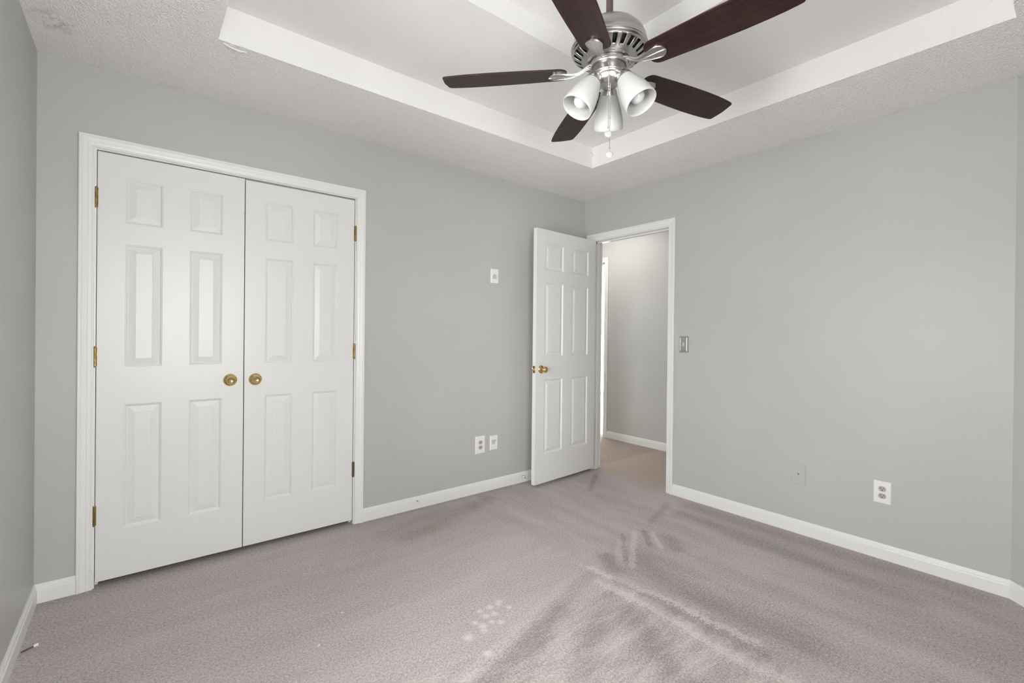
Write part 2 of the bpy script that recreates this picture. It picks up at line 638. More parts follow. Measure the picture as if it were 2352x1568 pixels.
bm = boxes((XL - T, XL, YF - T, -2.60, 0, TOP), (XL - T, XL, -1.40, T, 0, TOP), (XL - T, XL, -2.60, -1.40, 0, 0.50), (XL - T, XL, -2.60, -1.40, 2.05, TOP))
struct(obj('wall_left', bm, M_WALL), 'grey painted wall at the left edge of the picture', 'wall')
CL0, CL1, CLH = -3.353, -2.1305, 2.060     # closet opening
bm = boxes((XL, CL0 - .018, 0, T, 0, TOP), (CL1 + .018, 0.0, 0, T, 0, TOP), (CL0 - .018, CL1 + .018, 0, T, CLH + .018, TOP))
struct(obj('wall_back', bm, M_WALL), 'grey painted wall around the double closet doors', 'wall')
EJ0, EJ1, EH = -0.107, -0.877, 2.056       # entry opening
bm = boxes((0, T, EJ0 + .018, 2.5, 0, TOP), (0, T, -2.702, EJ1 - .018, 0, TOP), (0, T, EJ1 - .018, EJ0 + .018, EH + .018, TOP))
struct(obj('wall_right', bm, M_WALL), 'long grey painted wall with the entry doorway and cover plates', 'wall')
R2 = math.sqrt(.5)


def on_corner(u, v, z):
    """angled wall: u along it from the right wall, v out through it"""
    return Vector((-u * R2 + v * R2, -2.702 - u * R2 - v * R2, z))


bm = boxes((0, .921, 0, T, 0, TOP))
for v in bm.verts:
    v.co = on_corner(*v.co)
struct(obj('wall_corner', bm, M_WALL), 'angled grey wall strip at the right edge of the picture', 'wall')
bm = boxes((XL, -3.40, YF - T, YF, 0, TOP), (-2.20, -0.651, YF - T, YF, 0, TOP), (-3.40, -2.20, YF - T, YF, 0, 0.68), (-3.40, -2.20, YF - T, YF, 2.05, TOP))
struct(obj('wall_front', bm, M_WALL), 'grey painted wall with a window behind the camera', 'wall')

# closet recess behind the double doors
bm = boxes((CL0 - .12, CL0 - .10, T, .78, 0, TOP), (CL1 + .10, CL1 + .12, T, .78, 0, TOP), (CL0 - .12, CL1 + .12, .76, .78, 0, TOP), (CL0 - .12, CL1 + .12, T, .78, 2.45, 2.47))
struct(obj('wall_closet', bm, M_CLOSET), 'dark closet recess behind the double doors', 'wall')

# tray ceiling: textured soffit, vertical riser, upper level, second shallow riser
T1 = (-2.943, -0.603, -2.737, -0.617)
T2 = (-2.207, -1.339, -2.056, -1.298)
Z1, Z2 = 2.590, 2.688


def ring_faces(bm, outer, inner, z, mi):
    o = [bm.verts.new((x, y, z)) for x, y in outer]
    i = [bm.verts.new((x, y, z)) for x, y in inner]
    for k in range(4):
        bm.faces.new((o[k], o[(k + 1) % 4], i[(k + 1) % 4], i[k])).material_index = mi


def rect(t):
    return [(t[0], t[2]), (t[1], t[2]), (t[1], t[3]), (t[0], t[3])]


def riser(bm, t, z0, z1, mi):
    a = [bm.verts.new((x, y, z0)) for x, y in rect(t)]
    b = [bm.verts.new((x, y, z1)) for x, y in rect(t)]
    for k in range(4):
        bm.faces.new((a[k], a[(k + 1) % 4], b[(k + 1) % 4], b[k])).material_index = mi


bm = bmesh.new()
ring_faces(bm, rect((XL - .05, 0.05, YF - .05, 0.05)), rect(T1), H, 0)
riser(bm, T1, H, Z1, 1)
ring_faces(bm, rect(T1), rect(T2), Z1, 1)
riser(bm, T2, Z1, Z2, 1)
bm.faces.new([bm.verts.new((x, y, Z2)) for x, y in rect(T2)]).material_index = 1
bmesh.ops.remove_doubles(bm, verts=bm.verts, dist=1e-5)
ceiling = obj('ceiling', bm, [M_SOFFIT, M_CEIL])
struct(ceiling, 'white textured tray ceiling with two recessed levels', 'ceiling')
# loose joint tape curling off the tray edge
bm = bmesh.new()
add_tube(bm, [(-2.925, -0.600, 2.4375), (-2.895, -0.597, 2.433), (-2.865, -0.592, 2.432), (-2.835, -0.590, 2.437)], [.002, .004, .004, .002], 6)
obj('loose_joint_tape', bm, M_CEIL, ceiling)

# closet and entry door frames
bm = bmesh.new()
casing(bm, (0, 0, 0), (1, 0, 0), (0, -1, 0), CL0 - .006, CL1 + .006, CLH + .005)
trim1 = struct(obj('trim_1', bm, M_WHITE), 'white moulded casing framing the double closet doors', 'door casing')
bm = boxes((CL0 - .018, CL0, 0, T, 0, CLH), (CL1, CL1 + .018, 0, T, 0, CLH), (CL0 - .018, CL1 + .018, 0, T, CLH, CLH + .018),
           (CL0, CL0 + .012, .042, .075, 0, CLH), (CL1 - .012, CL1, .042, .075, 0, CLH), (CL0, CL1, .042, .075, CLH - .012, CLH))
obj('door_jamb', bm, M_WHITE, trim1)
bm = bmesh.new()
casing(bm, (0, 0, 0), (0, 1, 0), (-1, 0, 0), EJ1 + .0, EJ0 + .014, EH + .006)
trim2 = struct(obj('trim_2', bm, M_WHITE), 'white moulded casing framing the open entry doorway', 'door casing')
bm = boxes((0, T, EJ0, EJ0 + .018, 0, EH), (0, T, EJ1 - .018, EJ1, 0, EH), (0, T, EJ1 - .018, EJ0 + .018, EH, EH + .018),
           (.040, .075, EJ0 - .012, EJ0, 0, EH), (.040, .075, EJ1, EJ1 + .012, 0, EH), (.040, .075, EJ1, EJ0, EH - .012, EH))
obj('door_jamb', bm, M_WHITE, trim2)
bm = bmesh.new()
casing(bm, (T, 0, 0), (0, 1, 0), (1, 0, 0), EJ1 + .0, EJ0 + .0, EH + .006)
obj('hall_side_casing', bm, M_WHITE, trim2)
sp = obj('strike_plate', rounded_box(-.0035, .030, EJ1, EJ1 + .004, .900, .957, .001), M_BRONZE, trim2)
sp['label'] = 'small tarnished strike plate on the doorway jamb'

# baseboards
d45 = (-math.sqrt(.5), math.sqrt(.5))
baseboard('baseboard_left', [(CL0 - .063, 0), (XL, 0), (XL, YF)], 'white baseboard in the left corner beside the closet casing', [(0, -1), (1, 0)])
baseboard('baseboard_back', [(-0.003, 0), (CL1 + .063, 0)], 'white baseboard between closet casing and open entry door', [(0, -1)])
baseboard('baseboard_right', [(0, EJ1 - .057), (0, -2.702), (-0.651, YF), (XL, YF)][::-1], 'long white baseboard under the outlet wall and angled corner', [(0, 1), d45, (-1, 0)])


# ------------------------------------------------------------------ six panel doors
def panel_door(name, width, height, z_off):
    """leaf lies in local x (width), y 0 = front face, y = thickness at the back; six raised panels front and back"""
    bm = bmesh.new()
    th = 0.035
    mx = 0.102
    st = 0.112
    pw = (width - 2 * mx - st) / 2
    cols = [(mx, mx + pw), (mx + pw + st, width - mx)]
    rows = [(0.258, 0.855), (1.037, 1.630), (1.730, 1.946)]
    rows = [(a - z_off, b - z_off) for a, b in rows]
    xs = [0, cols[0][0], cols[0][1], cols[1][0], cols[1][1], width]
    zs = [0] + [v for r in rows for v in r] + [height]
    rings = [(0.0, 0.0), (0.002, 0.0022), (0.005, 0.0028), (0.008, 0.0070), (0.0115, 0.0088), (0.0130, 0.0088), (0.0400, 0.0014), (0.0415, 0.0022), (0.0430, 0.0022)]
    for side in (0, 1):
        def V(x, d, z):
            return bm.verts.new((x, d if side == 0 else th - d, z))
        for i in range(5):
            for j in range(7):
                x0, x1, z0, z1 = xs[i], xs[i + 1], zs[j], zs[j + 1]
                if i in (1, 3) and j in (1, 3, 5):
                    prev = None
                    for ins, dep in rings:
                        cur = [V(x0 + ins, dep, z0 + ins), V(x1 - ins, dep, z0 + ins), V(x1 - ins, dep, z1 - ins), V(x0 + ins, dep, z1 - ins)]
                        if prev:
                            for k in range(4):
                                bm.faces.new((prev[k], prev[(k + 1) % 4], cur[(k + 1) % 4], cur[k]))
                        prev = cur
                    bm.faces.new(prev)
                else:
                    bm.faces.new((V(x0, 0, z0), V(x1, 0, z0), V(x1, 0, z1), V(x0, 0, z1)))
    for (xa, xb, za, zb) in ((0, width, 0, 0), (0, width, height, height)):
        bm.faces.new([bm.verts.new(c) for c in ((xa, 0, za), (xb, 0, za), (xb, th, za), (xa, th, za))])
    for x in (0, width):
        bm.faces.new([bm.verts.new(c) for c in ((x, 0, 0), (x, th, 0), (x, th, height), (x, 0, height))])
    bmesh.ops.remove_doubles(bm, verts=bm.verts, dist=1e-5)
    return obj(name, bm, M_DOOR)


def hinge(parent, x, z, m, hgt=0.09):
    """butt hinge barrel with knuckles, standing just proud of the face"""
    bm = bmesh.new()
    r = .0062
    zz = z - hgt / 2
    n = 5
    kh = hgt / n
    prof = [(0, zz - .004), (r * .55, zz - .004), (r * .75, zz)]
    for k in range(n):
        prof += [(r, zz + k * kh + .0008), (r, zz + (k + 1) * kh - .0008), (r * .86, zz + (k + 1) * kh - .0004), (r * .86, zz + (k + 1) * kh)]
    prof += [(r * .75, zz + hgt), (r * .55, zz + hgt + .004), (0, zz + hgt + .004)]
    add_lathe(bm, prof, 16, (x, -.0055, 0))
    add_box(bm, x - .0075, x + .0075, -.0035, -.0005, zz, zz + hgt)
    return obj('hinge', bm, m, parent, smooth=40)


def dummy_knob(parent, x, z):
    """dished brass knob on a domed rose, axis towards -y"""
    M = Matrix.Rotation(PI / 2, 4, 'X')      # local z -> -y
    bm = lathe([(.033, 0), (.0335, .002), (.0325, .005), (.029, .009), (.023, .0125), (.018, .0145), (.0155, .017), (.0150, .019), (0, .019)], 56, (x, 0, z), M)
    rose = obj('knob_rose', bm, M_BRASS, parent, smooth=50)
    bm = lathe([(.0125, .012), (.0120, .022), (.0150, .027), (.0200, .031), (.0222, .036), (.0215, .041), (.0190, .0445), (.0165, .0460),
                (.0155, .0455), (.0140, .0438), (.0100, .0418), (.0050, .0408), (0, .0405)], 56, (x, 0, z), M)
    obj('knob', bm, M_BRASS, parent, smooth=50)
    return rose


LEAF_W, LEAF_H, LZ = 0.6055, 2.0285, 0.0255
d1 = panel_door('door_1', LEAF_W, LEAF_H, LZ)
d1.location = (-3.3500, .003, LZ)
struct(d1, 'left white six panel closet door with brass knob', 'door')
for z in (1.836, 1.088, 0.340):
    h = hinge(d1, -.0045, z - LZ, M_HINGE)
dummy_knob(d1, 0.543, 0.950 - LZ)
d2 = panel_door('door_2', LEAF_W, LEAF_H - .004, LZ)
d2.location = (-2.7400, .003, LZ)
struct(d2, 'right white six panel closet door with brass knob', 'door')
for z, mm in ((1.841, M_HINGE), (1.096, M_HINGE), (0.347, M_BRONZE)):
    h = hinge(d2, LEAF_W + .0045, z - LZ, mm)
    if mm is M_BRONZE:
        h['label'] = 'dark tarnished lowest hinge of the right closet door'
dummy_knob(d2, 0.0545, 0.948 - LZ)

EW, EZ = 0.756, 0.027
d3 = panel_door('door_3', EW, 2.027, EZ)
d3.location = (-.7655, -.1985, EZ)
d3.rotation_euler = (0, 0, math.radians(4.0))
struct(d3, 'white six panel entry door standing open against the wall', 'door')
KZ = 0.938 - EZ
bm = boxes((-.0012, .0002, .006, .030, KZ - .028, KZ + .028))
add_lathe(bm, [(0, 0), (.0105, 0), (.0105, .0012), (0, .0012)], 20, (-.001, .018, KZ), axis_matrix((-1, 0, 0)))
lp = obj('latch_plate', bm, M_HINGE, d3)
bm = rounded_box(-.012, 0, .012, .024, KZ - .008, KZ + .008, .002)
obj('latch_bolt', bm, M_STEEL, lp)
M = Matrix.Rotation(PI / 2, 4, 'X')
bm = lathe([(.0325, 0), (.0330, .002), (.0315, .006), (.0270, .010), (.0190, .0135), (.0140, .016), (0, .016)], 48, (.060, 0, KZ), M)
obj('knob_rose', bm, M_BRASS, d3, smooth=50)
bm = lathe([(.0120, .010), (.0105, .022), (.0110, .030), (.0170, .034), (.0235, .039), (.0255, .046), (.0245, .053), (.0215, .0575), (.0185, .0590),
            (.0165, .0575), (.0155, .0570), (.0140, .0590), (.0120, .0600), (.0080, .0600), (.0070, .0585), (0, .0585)], 48, (.060, 0, KZ), M)
kn = obj('knob', bm, M_BRASS, d3, smooth=50)
obj('privacy_button', lathe([(.0045, .058), (.0045, .0635), (.003, .0645), (0, .0645)], 20, (.060, 0, KZ), M), M_BRASS, kn, smooth=40)
M = Matrix.Rotation(-PI / 2, 4, 'X')
bm = lathe([(.0325, 0), (.0315, .006), (.0190, .0135), (.0105, .020), (.0110, .030), (.0235, .037), (.0255, .045), (.0215, .0555), (0, .058)], 40, (.060, .035, KZ), M)
obj('rear_knob', bm, M_BRASS, d3, smooth=50)
for z in (1.836, 1.09, .30):
    bm = boxes((EW - .001, EW + .0015, .002, .034, z - EZ - .045, z - EZ + .045))
    add_lathe(bm, [(0, -.049), (.006, -.047), (.006, .047), (0, .049)], 14, (EW + .004, .0375, z - EZ))
    obj('hinge', bm, M_HINGE, d3)

# ------------------------------------------------------------------ hallway and the bright room beyond
HX = 1.14
bm = boxes((HX, HX + T, -2.7, .714, 0, TOP), (HX, HX + T, .714, 1.476, 2.075, TOP), (HX, HX + T, 1.476, 2.6, 0, TOP))
struct(obj('wall_hall', bm, M_WALL), 'grey hallway wall seen through the entry doorway', 'wall')
bm = boxes((T, HX, -2.8, -2.7, 0, TOP), (T, HX, 2.5, 2.6, 0, TOP))
struct(obj('wall_hall_end', bm, M_WALL), 'grey end walls of the hallway', 'wall')
struct(obj('ceiling_hall', boxes((T, HX, -2.7, 2.5, H, H + .05)), M_CEIL), 'white hallway ceiling above the entry doorway', 'ceiling')
bm = bmesh.new()
casing(bm, (HX, 0, 0), (0, 1, 0), (-1, 0, 0), .708, 1.482, 2.080)
trim3 = struct(obj('trim_3', bm, M_WHITE), 'white casing of the bright doorway across the hallway', 'door casing')
obj('door_jamb', boxes((HX, HX + T, .700, .714, 0, 2.075), (HX, HX + T, 1.476, 1.490, 0, 2.075), (HX, HX + T, .700, 1.490, 2.0749, 2.09),
                       (HX + .04, HX + .075, .714, .724, 0, 2.075), (HX + .04, HX + .075, .714, 1.476, 2.063, 2.075)), M_WHITE, trim3)
baseboard('baseboard_hall', [(HX, -2.7), (HX, .651)], 'white baseboard along the hallway wall beyond the doorway', [(-1, 0)])
FX = 4.2
struct(obj('floor_far', boxes((HX + T, FX + .2, .2, 4.4, -.05, -.001)), M_FARFLOOR), 'pale sunlit floor of the room across the hallway', 'floor')
bm = boxes((HX + T, FX, .1, .2, 0, H), (HX + T, FX, 4.2, 4.3, 0, H), (HX + .01, HX + T, 2.6, 4.3, 0, H),
           (FX, FX + T, .1, 2.2, 0, H), (FX, FX + T, 3.8, 4.3, 0, H), (FX, FX + T, 2.2, 3.8, 2.2, H))
struct(obj('wall_far', bm, M_FARWALL), 'pale walls of the bright room across the hallway', 'wall')
struct(obj('ceiling_far', boxes((HX + T, FX + T, .1, 4.3, H, H + .05)), M_FARWALL), 'pale ceiling of the bright room across the hallway', 'ceiling')
w3 = struct(obj('window_3', boxes((FX + .02, FX + .08, 2.2, 2.26, 0, 2.2), (FX + .02, FX + .08, 3.74, 3.8, 0, 2.2), (FX + .02, FX + .08, 2.2, 3.8, 0, .06),
                                  (FX + .02, FX + .08, 2.2, 3.8, 2.14, 2.2), (FX + .02, FX + .08, 2.97, 3.03, .06, 2.14)), M_WHITE),
            'sunlit glass door at the far end of the bright room', 'window')
obj('pane', boxes((FX + .045, FX + .05, 2.26, 3.74, .06, 2.14)), M_GLASS, w3)

hl = empty('hall_ceiling_lamp', (.56, .50, H))
tag(hl, 'lit dome lamp on the hallway ceiling beyond the doorway', 'lamp')
obj('lamp_base', lathe([(0, -.001), (.15, -.001), (.15, -.03), (0, -.03)], 40), M_NICKEL, hl, smooth=40)
obj('lamp_dome', lathe([(.14, -.03), (.135, -.06), (.11, -.09), (.06, -.108), (0, -.112)], 40), M_LAMPGLOW, hl, smooth=True)


# ------------------------------------------------------------------ windows of the bedroom (behind the camera)
def bedroom_window(name, label, u0, u1, z0, z1, place):
    """double hung window in local u (along the wall) and v (depth, outward); place maps (u, v, z) to world"""
    def B(*bs):
        bm = bmesh.new()
        for (a, b, c, d, e, f) in bs:
            add_box(bm, a, b, c, d, e, f)
        for v in bm.verts:
            v.co = Vector(place(*v.co))
        return bm
    zm = (z0 + z1) / 2
    fr = obj(name, B((u0, u0 + .03, 0, T, z0, z1), (u1 - .03, u1, 0, T, z0, z1), (u0, u1, 0, T, z1 - .03, z1), (u0, u1, 0, T, z0, z0 + .03),
                     (u0 - .06, u0, -.018, 0, z0 - .06, z1 + .06), (u1, u1 + .06, -.018, 0, z0 - .06, z1 + .06), (u0, u1, -.018, 0, z1, z1 + .06)), M_WHITE)
    struct(fr, label, 'window')
    obj('window_sill', B((u0 - .08, u1 + .08, -.05, .0, z0 - .025, z0)), M_WHITE, fr)
    for a, b, v in ((z0 + .03, zm + .02, .045), (zm - .02, z1 - .03, .075)):
        s = obj('sash', B((u0 + .03, u0 + .075, v, v + .028, a, b), (u1 - .075, u1 - .03, v, v + .028, a, b),
                          (u0 + .075, u1 - .075, v, v + .028, a, a + .045), (u0 + .075, u1 - .075, v, v + .028, b - .045, b)), M_WHITE, fr)
        obj('pane', B((u0 + .075, u1 - .075, v + .012, v + .016, a + .045, b - .045)), M_GLASS, s)


bedroom_window('window_1', 'white double hung window behind the camera', -3.40, -2.20, .68, 2.05, lambda u, v, z: (u, YF - v, z))
bedroom_window('window_2', 'white double hung window in the left wall beside the camera', -2.60, -1.40, .50, 2.05, lambda u, v, z: (XL - v, u, z))

# ------------------------------------------------------------------ ceiling fan
FCX, FCY = -1.769, -1.732
fan = empty('ceiling_fan', (FCX, FCY, Z2))
tag(fan, 'five blade ceiling fan with brushed nickel motor and three white glass lights', 'ceiling fan')


def fz(z):
    return z - Z2


obj('ceiling_canopy', lathe([(0, fz(2.687)), (.068, fz(2.687)), (.070, fz(2.675)), (.062, fz(2.650)), (.030, fz(2.635)), (.016, fz(2.632)), (0, fz(2.632))], 48), M_NICKEL, fan, smooth=40)
rod = obj('downrod', lathe([(0, fz(2.64)), (.0135, fz(2.64)), (.0135, fz(2.425)), (0, fz(2.425))], 24), M_ROD, fan, smooth=40)
rod['label'] = 'dark reddish brown downrod'
prof = [(.018, 2.438), (.050, 2.431), (.085, 2.420), (.112, 2.404), (.131, 2.383), (.142, 2.360), (.1455, 2.340), (.1455, 2.337), (.1475, 2.335), (.1485, 2.332),
        (.1475, 2.329), (.1455, 2.328), (.1460, 2.326), (.1465, 2.324), (.1455, 2.321), (.1425, 2.319), (.1400, 2.317)]
motor = obj('motor_housing', lathe([(0, fz(2.438))] + [(r, fz(z)) for r, z in prof], 96), M_NICKEL, fan, smooth=40)
# slotted lower shell
bm = bmesh.new()
seg = 144
shell = [(.1400, 2.317), (.1350, 2.3120), (.1280, 2.3055), (.1180, 2.2985), (.1070, 2.2925), (.0975, 2.2890), (.0900, 2.2870), (.0880, 2.2850), (.0885, 2.2820), (.0860, 2.2800), (.0780, 2.2800), (.0720, 2.2850)]
rings = [[bm.verts.new((r * math.cos(2 * PI * i / seg), r * math.sin(2 * PI * i / seg), fz(z))) for i in range(seg)] for r, z in shell]
for j in range(len(shell) - 1):
    for i in range(seg):
        if 1 <= j <= 3 and (i % 6) in (0, 1, 2):
            continue
        bm.faces.new((rings[j][i], rings[j + 1][i], rings[j + 1][(i + 1) % seg], rings[j][(i + 1) % seg]))
vent = obj('vent_shell', bm, M_NICKEL, fan, smooth=40)
md = vent.modifiers.new('thickness', 'SOLIDIFY')
md.thickness = .0022
md.offset = 1.0
vent['label'] = 'slotted lower motor shell'
obj('motor_core', lathe([(0, fz(2.33)), (.134, fz(2.33)), (.128, fz(2.3175)), (.100, fz(2.302)), (.074, fz(2.294)), (0, fz(2.294))], 64), M_DARK, fan, smooth=40)
obj('rotor_ring', lathe([(0, fz(2.284)), (.070, fz(2.284)), (.0735, fz(2.281)), (.0740, fz(2.262)), (.0725, fz(2.259)), (.0665, fz(2.259)), (.0640, fz(2.262)), (0, fz(2.262))], 72), M_NICKEL, fan, smooth=40)

BZ = 2.244
PITCH = math.radians(10.5)


def pitched(r, s, dz, pitch=PITCH):
    """blade frame: r along the blade, s across (counter-clockwise side is lower)"""
    return Vector((r, s * math.cos(pitch) + dz * math.sin(pitch), fz(BZ) - s * math.sin(pitch) + dz * math.cos(pitch)))


def blade_outline():
    pts = []
    # root: rounded corners
    for k in range(7):
        a = PI + k / 6 * (PI / 2)
        pts.append((.197 + .034 * math.cos(a), -.024 + .034 * math.sin(a)))
    for r, w in ((.25, .0605), (.32, .0645), (.40, .0675), (.48, .0690), (.55, .0680), (.60, .0655), (.635, .0620)):
        pts.append((r, -w))
    for k in range(5):
        a = -PI / 2 + k / 4 * (PI / 2 - .12)
        pts.append((.6445 + .013 * math.cos(a), -.0475 + .013 * math.sin(a)))
    pts.append((.6630, 0.0))
    half = [(r, -s) for r, s in pts[:-1]][::-1]
    return pts + half


outline = blade_outline()
bm = bmesh.new()
th = .0065
lo = [bm.verts.new(pitched(r, s, -th / 2)) for r, s in outline]
hi = [bm.verts.new(pitched(r, s, th / 2)) for r, s in outline]
bm.faces.new(lo[::-1])
bm.faces.new(hi)
n_ = len(outline)
for i in range(n_):
    bm.faces.new((lo[i], lo[(i + 1) % n_], hi[(i + 1) % n_], hi[i]))
blade0 = obj('blade', bm, M_WALNUT, fan)
bv = blade0.modifiers.new('soft_edge', 'BEVEL')
bv.width = .0016
bv.segments = 2
bv.limit_method = 'ANGLE'

# blade iron: S-curved arm from the rotor ring widening to a shield under the blade root
bm = bmesh.new()
stations = [  # r, half width, centre height above the blade plane, pitch share
    (.066, .0160, .027, 0), (.074, .0155, .026, 0), (.086, .0135, .021, .1), (.100, .0115, .012, .3), (.115, .0110, .003, .6), (.130, .0120, -.003, .9), (.148, .0160, -.0055, 1),
    (.166, .0215, -.0058, 1), (.184, .0270, -.0058, 1), (.200, .0305, -.0058, 1), (.212, .0315, -.0058, 1), (.222, .0260, -.0058, 1), (.231, .0160, -.0058, 1), (.236, .0040, -.0058, 1)]
cross = [(-1, .0020), (-1, -.0020), (-.93, -.0042), (-.84, -.0042), (-.80, -.0022), (-.12, -.0026), (-.06, -.0048), (.06, -.0048), (.12, -.0026), (.80, -.0022), (.84, -.0042), (.93, -.0042), (1, -.0020), (1, .0020)]
rows = []
for r, w, h, ps in stations:
    rows.append([bm.verts.new(pitched(r, c * w, h + dz, PITCH * ps)) for c, dz in cross])
for a, b in zip(rows, rows[1:]):
    for k in range(len(cross)):
        k2 = (k + 1) % len(cross)
        f = bm.faces.new((a[k], a[k2], b[k2], b[k]))
        f.material_index = 1 if k in (4, 8) else 0
bm.faces.new(rows[0])
bm.faces.new(rows[-1][::-1])
iron0 = obj('blade_iron', bm, [M_NICKEL, M_HAMMER], fan, smooth=35)
screws0 = []
for rr, ss in ((.190, -.014), (.190, .014), (.217, 0)):
    c = pitched(rr, ss, -.0062)
    screws0.append(obj('screw', lathe([(0, 0), (.0042, 0), (.0036, -.002), (0, -.0028)], 14, c, Matrix.Rotation(PITCH, 4, 'X').inverted()), M_NICKEL, iron0, smooth=40))
A0 = math.radians(133.26)
for k in range(5):
    a = A0 - k * 2 * PI / 5
    if k == 0:
        bl, ir = blade0, iron0
    else:
        bl = blade0.copy()
        COL.objects.link(bl)
        bl.parent = fan
        ir = iron0.copy()
        COL.objects.link(ir)
        ir.parent = fan
        for q in screws0:
            sc = q.copy()
            COL.objects.link(sc)
            sc.parent = ir
    bl.rotation_euler = (0, 0, a)
    ir.rotation_euler = (0, 0, a)

# switch housing and light kit
obj('switch_housing', lathe([(r, fz(z)) for r, z in [(0, 2.272), (.0640, 2.272), (.0645, 2.268), (.0645, 2.234), (.0655, 2.232), (.0655, 2.229), (.0640, 2.227), (0, 2.227)]], 72), M_NICKEL, fan, smooth=40)
fitter = obj('light_fitter', lathe([(r, fz(z)) for r, z in [(0, 2.228), (.0630, 2.228), (.0630, 2.224), (.0600, 2.219), (.0560, 2.217), (.0550, 2.214), (.0500, 2.205), (.0430, 2.197), (.0400, 2.1955),
             (.0385, 2.1935), (.0330, 2.1900), (.0200, 2.1870), (.0080, 2.1860), (.0070, 2.1830), (0, 2.1820)]], 72), M_NICKEL, fan, smooth=35)
for k in range(3):
    a = math.radians(40 + 120 * k)
    ca, sa = math.cos(a), math.sin(a)
    neck = Vector((ca * .067, sa * .067, fz(2.197)))
    mouth = Vector((ca * .138, sa * .138, fz(2.080)))
    ax = (mouth - neck).normalized()
    MM = axis_matrix(ax)
    L = (mouth - neck).length
    # curved arm / socket cup
    bm = bmesh.new()
    add_tube(bm, [(ca * .030, sa * .030, fz(2.207)), (ca * .040, sa * .040, fz(2.216)), tuple(neck - ax * .030)], [.010, .011, .013], 16)
    add_lathe(bm, [(0, -.040), (.0150, -.040), (.0165, -.032), (.0200, -.024), (.0260, -.016), (.0305, -.008), (.0325, 0), (.0335, .004), (.0335, .007), (.0300, .007), (0, .004)], 40, neck, MM)
    cup = obj('socket_cup', bm, M_NICKEL, fan, smooth=45)
    out = [(.0300, 0), (.0345, .08), (.0410, .22), (.0485, .40), (.0550, .58), (.0590, .76), (.0605, .90), (.0605, 1.0)]
    prof = [(r, t * L) for r, t in out] + [(.0590, L + .0012), (.0572, L)] + [(r - .0034, t * L) for r, t in out[::-1][1:-1]] + [(.024, .006), (0, .006)]
    shade = obj('glass_shade', lathe(prof, 56, neck, MM), M_FROST, fan, smooth=60)
    bm = lathe([(.013, .006), (.0135, .036), (.0150, .046), (.0210, .059), (.0265, .073), (.0295, .088), (.0285, .103), (.0230, .117), (.0120, .126), (0, .129)], 40, neck, MM)
    bulb = obj('light_bulb', bm, M_BULB, shade, smooth=60)


def pull_chain(x, y, z0, z1, links):
    """beaded chain with a connector and a clear faceted disc at its end"""
    bm = bmesh.new()
    n = int((z0 - z1) / .0040)
    for i in range(n):
        add_lathe(bm, [(0, .0017), (.0014, .0009), (.0014, -.0009), (0, -.0017)], 6, (x, y, fz(z0 - i * .0040)))
    add_tube(bm, [(x, y, fz(z0 + .004)), (x, y, fz(z1))], .0005, 5)
    for zc in links:
        add_lathe(bm, [(0, .006), (.0022, .004), (.0022, -.004), (0, -.006)], 8, (x, y, fz(zc)))
    ch = obj('pull_chain', bm, M_STEEL, fan)
    ch['label'] = 'beaded steel pull chain'
    v = Vector((-.627, -.779, .25)).normalized()
    bm = lathe([(0, .0042), (.009, .0042), (.0135, .0016), (.0145, 0), (.0135, -.0016), (.009, -.0042), (0, -.0042)], 20, (x, y, fz(z1 - .0185)), axis_matrix(v))
    d = obj('pull_disc', bm, M_CRYSTAL, ch)
    d['label'] = 'clear faceted disc'


pull_chain(-.0525, -.043, 2.240, 1.992, (1.998,))
pull_chain(-.019, -.023, 2.184, 1.929, (1.935, 2.052))
obj('chain_outlet', lathe([(0, 0), (.0045, 0), (.0045, .008), (0, .008)], 16, (-.0455, -.037, fz(2.243)), axis_matrix((-.77, -.63, -.15))), M_NICKEL, fan, smooth=40)


# ------------------------------------------------------------------ cover plates
def on_back(x, z):        # local x right, local y out of the wall (towards -y world)
    return Matrix(((1, 0, 0, x), (0, -1, 0, 0), (0, 0, 1, z), (0, 0, 0, 1)))


def on_right(y, z):       # local x runs to -y world, out of the wall = -x world
    return Matrix(((0, -1, 0, 0), (-1, 0, 0, y), (0, 0, 1, z), (0, 0, 0, 1)))


def plate_bm(w, h, t, edge, MX):
    bm = bmesh.new()
    rows = [(0, 0), (0, t * .45), (edge, t)]
    prev = None
    for ins, d in rows:
        cur = [bm.verts.new((sx * (w / 2 - ins), d, sz * (h / 2 - ins))) for sx, sz in ((-1, -1), (1, -1), (1, 1), (-1, 1))]
        if prev:
            for k in range(4):
                bm.faces.new((prev[k], prev[(k + 1) % 4], cur[(k + 1) % 4], cur[k]))
        else:
            bm.faces.new(cur)
        prev = cur
    bm.faces.new(prev)
    bm.transform(MX)
    return bm


def thing_at(name, MX, label, cat):
    o = empty(name, MX.translation)
    return tag(o, label, cat), Matrix.Translation(-MX.translation) @ MX


def round_rect(w, h, r, n=6):
    pts = []
    for cx, cz, a0 in ((w / 2 - r, h / 2 - r, 0), (-w / 2 + r, h / 2 - r, PI / 2), (-w / 2 + r, -h / 2 + r, PI), (w / 2 - r, -h / 2 + r, 1.5 * PI)):
        for k in range(n + 1):
            a = a0 + k / n * PI / 2
            pts.append((cx + r * math.cos(a), cz + r * math.sin(a)))
    return pts


def prism(bm, pts, d0, d1, off=(0, 0)):
    a = [bm.verts.new((x + off[0], d0, z + off[1])) for x, z in pts]
    b = [bm.verts.new((x + off[0], d1, z + off[1])) for x, z in pts]
    n = len(pts)
    bm.faces.new(a)
    bm.faces.new(b[::-1])
    for i in range(n):
        bm.faces.new((a[i], a[(i + 1) % n], b[(i + 1) % n], b[i]))


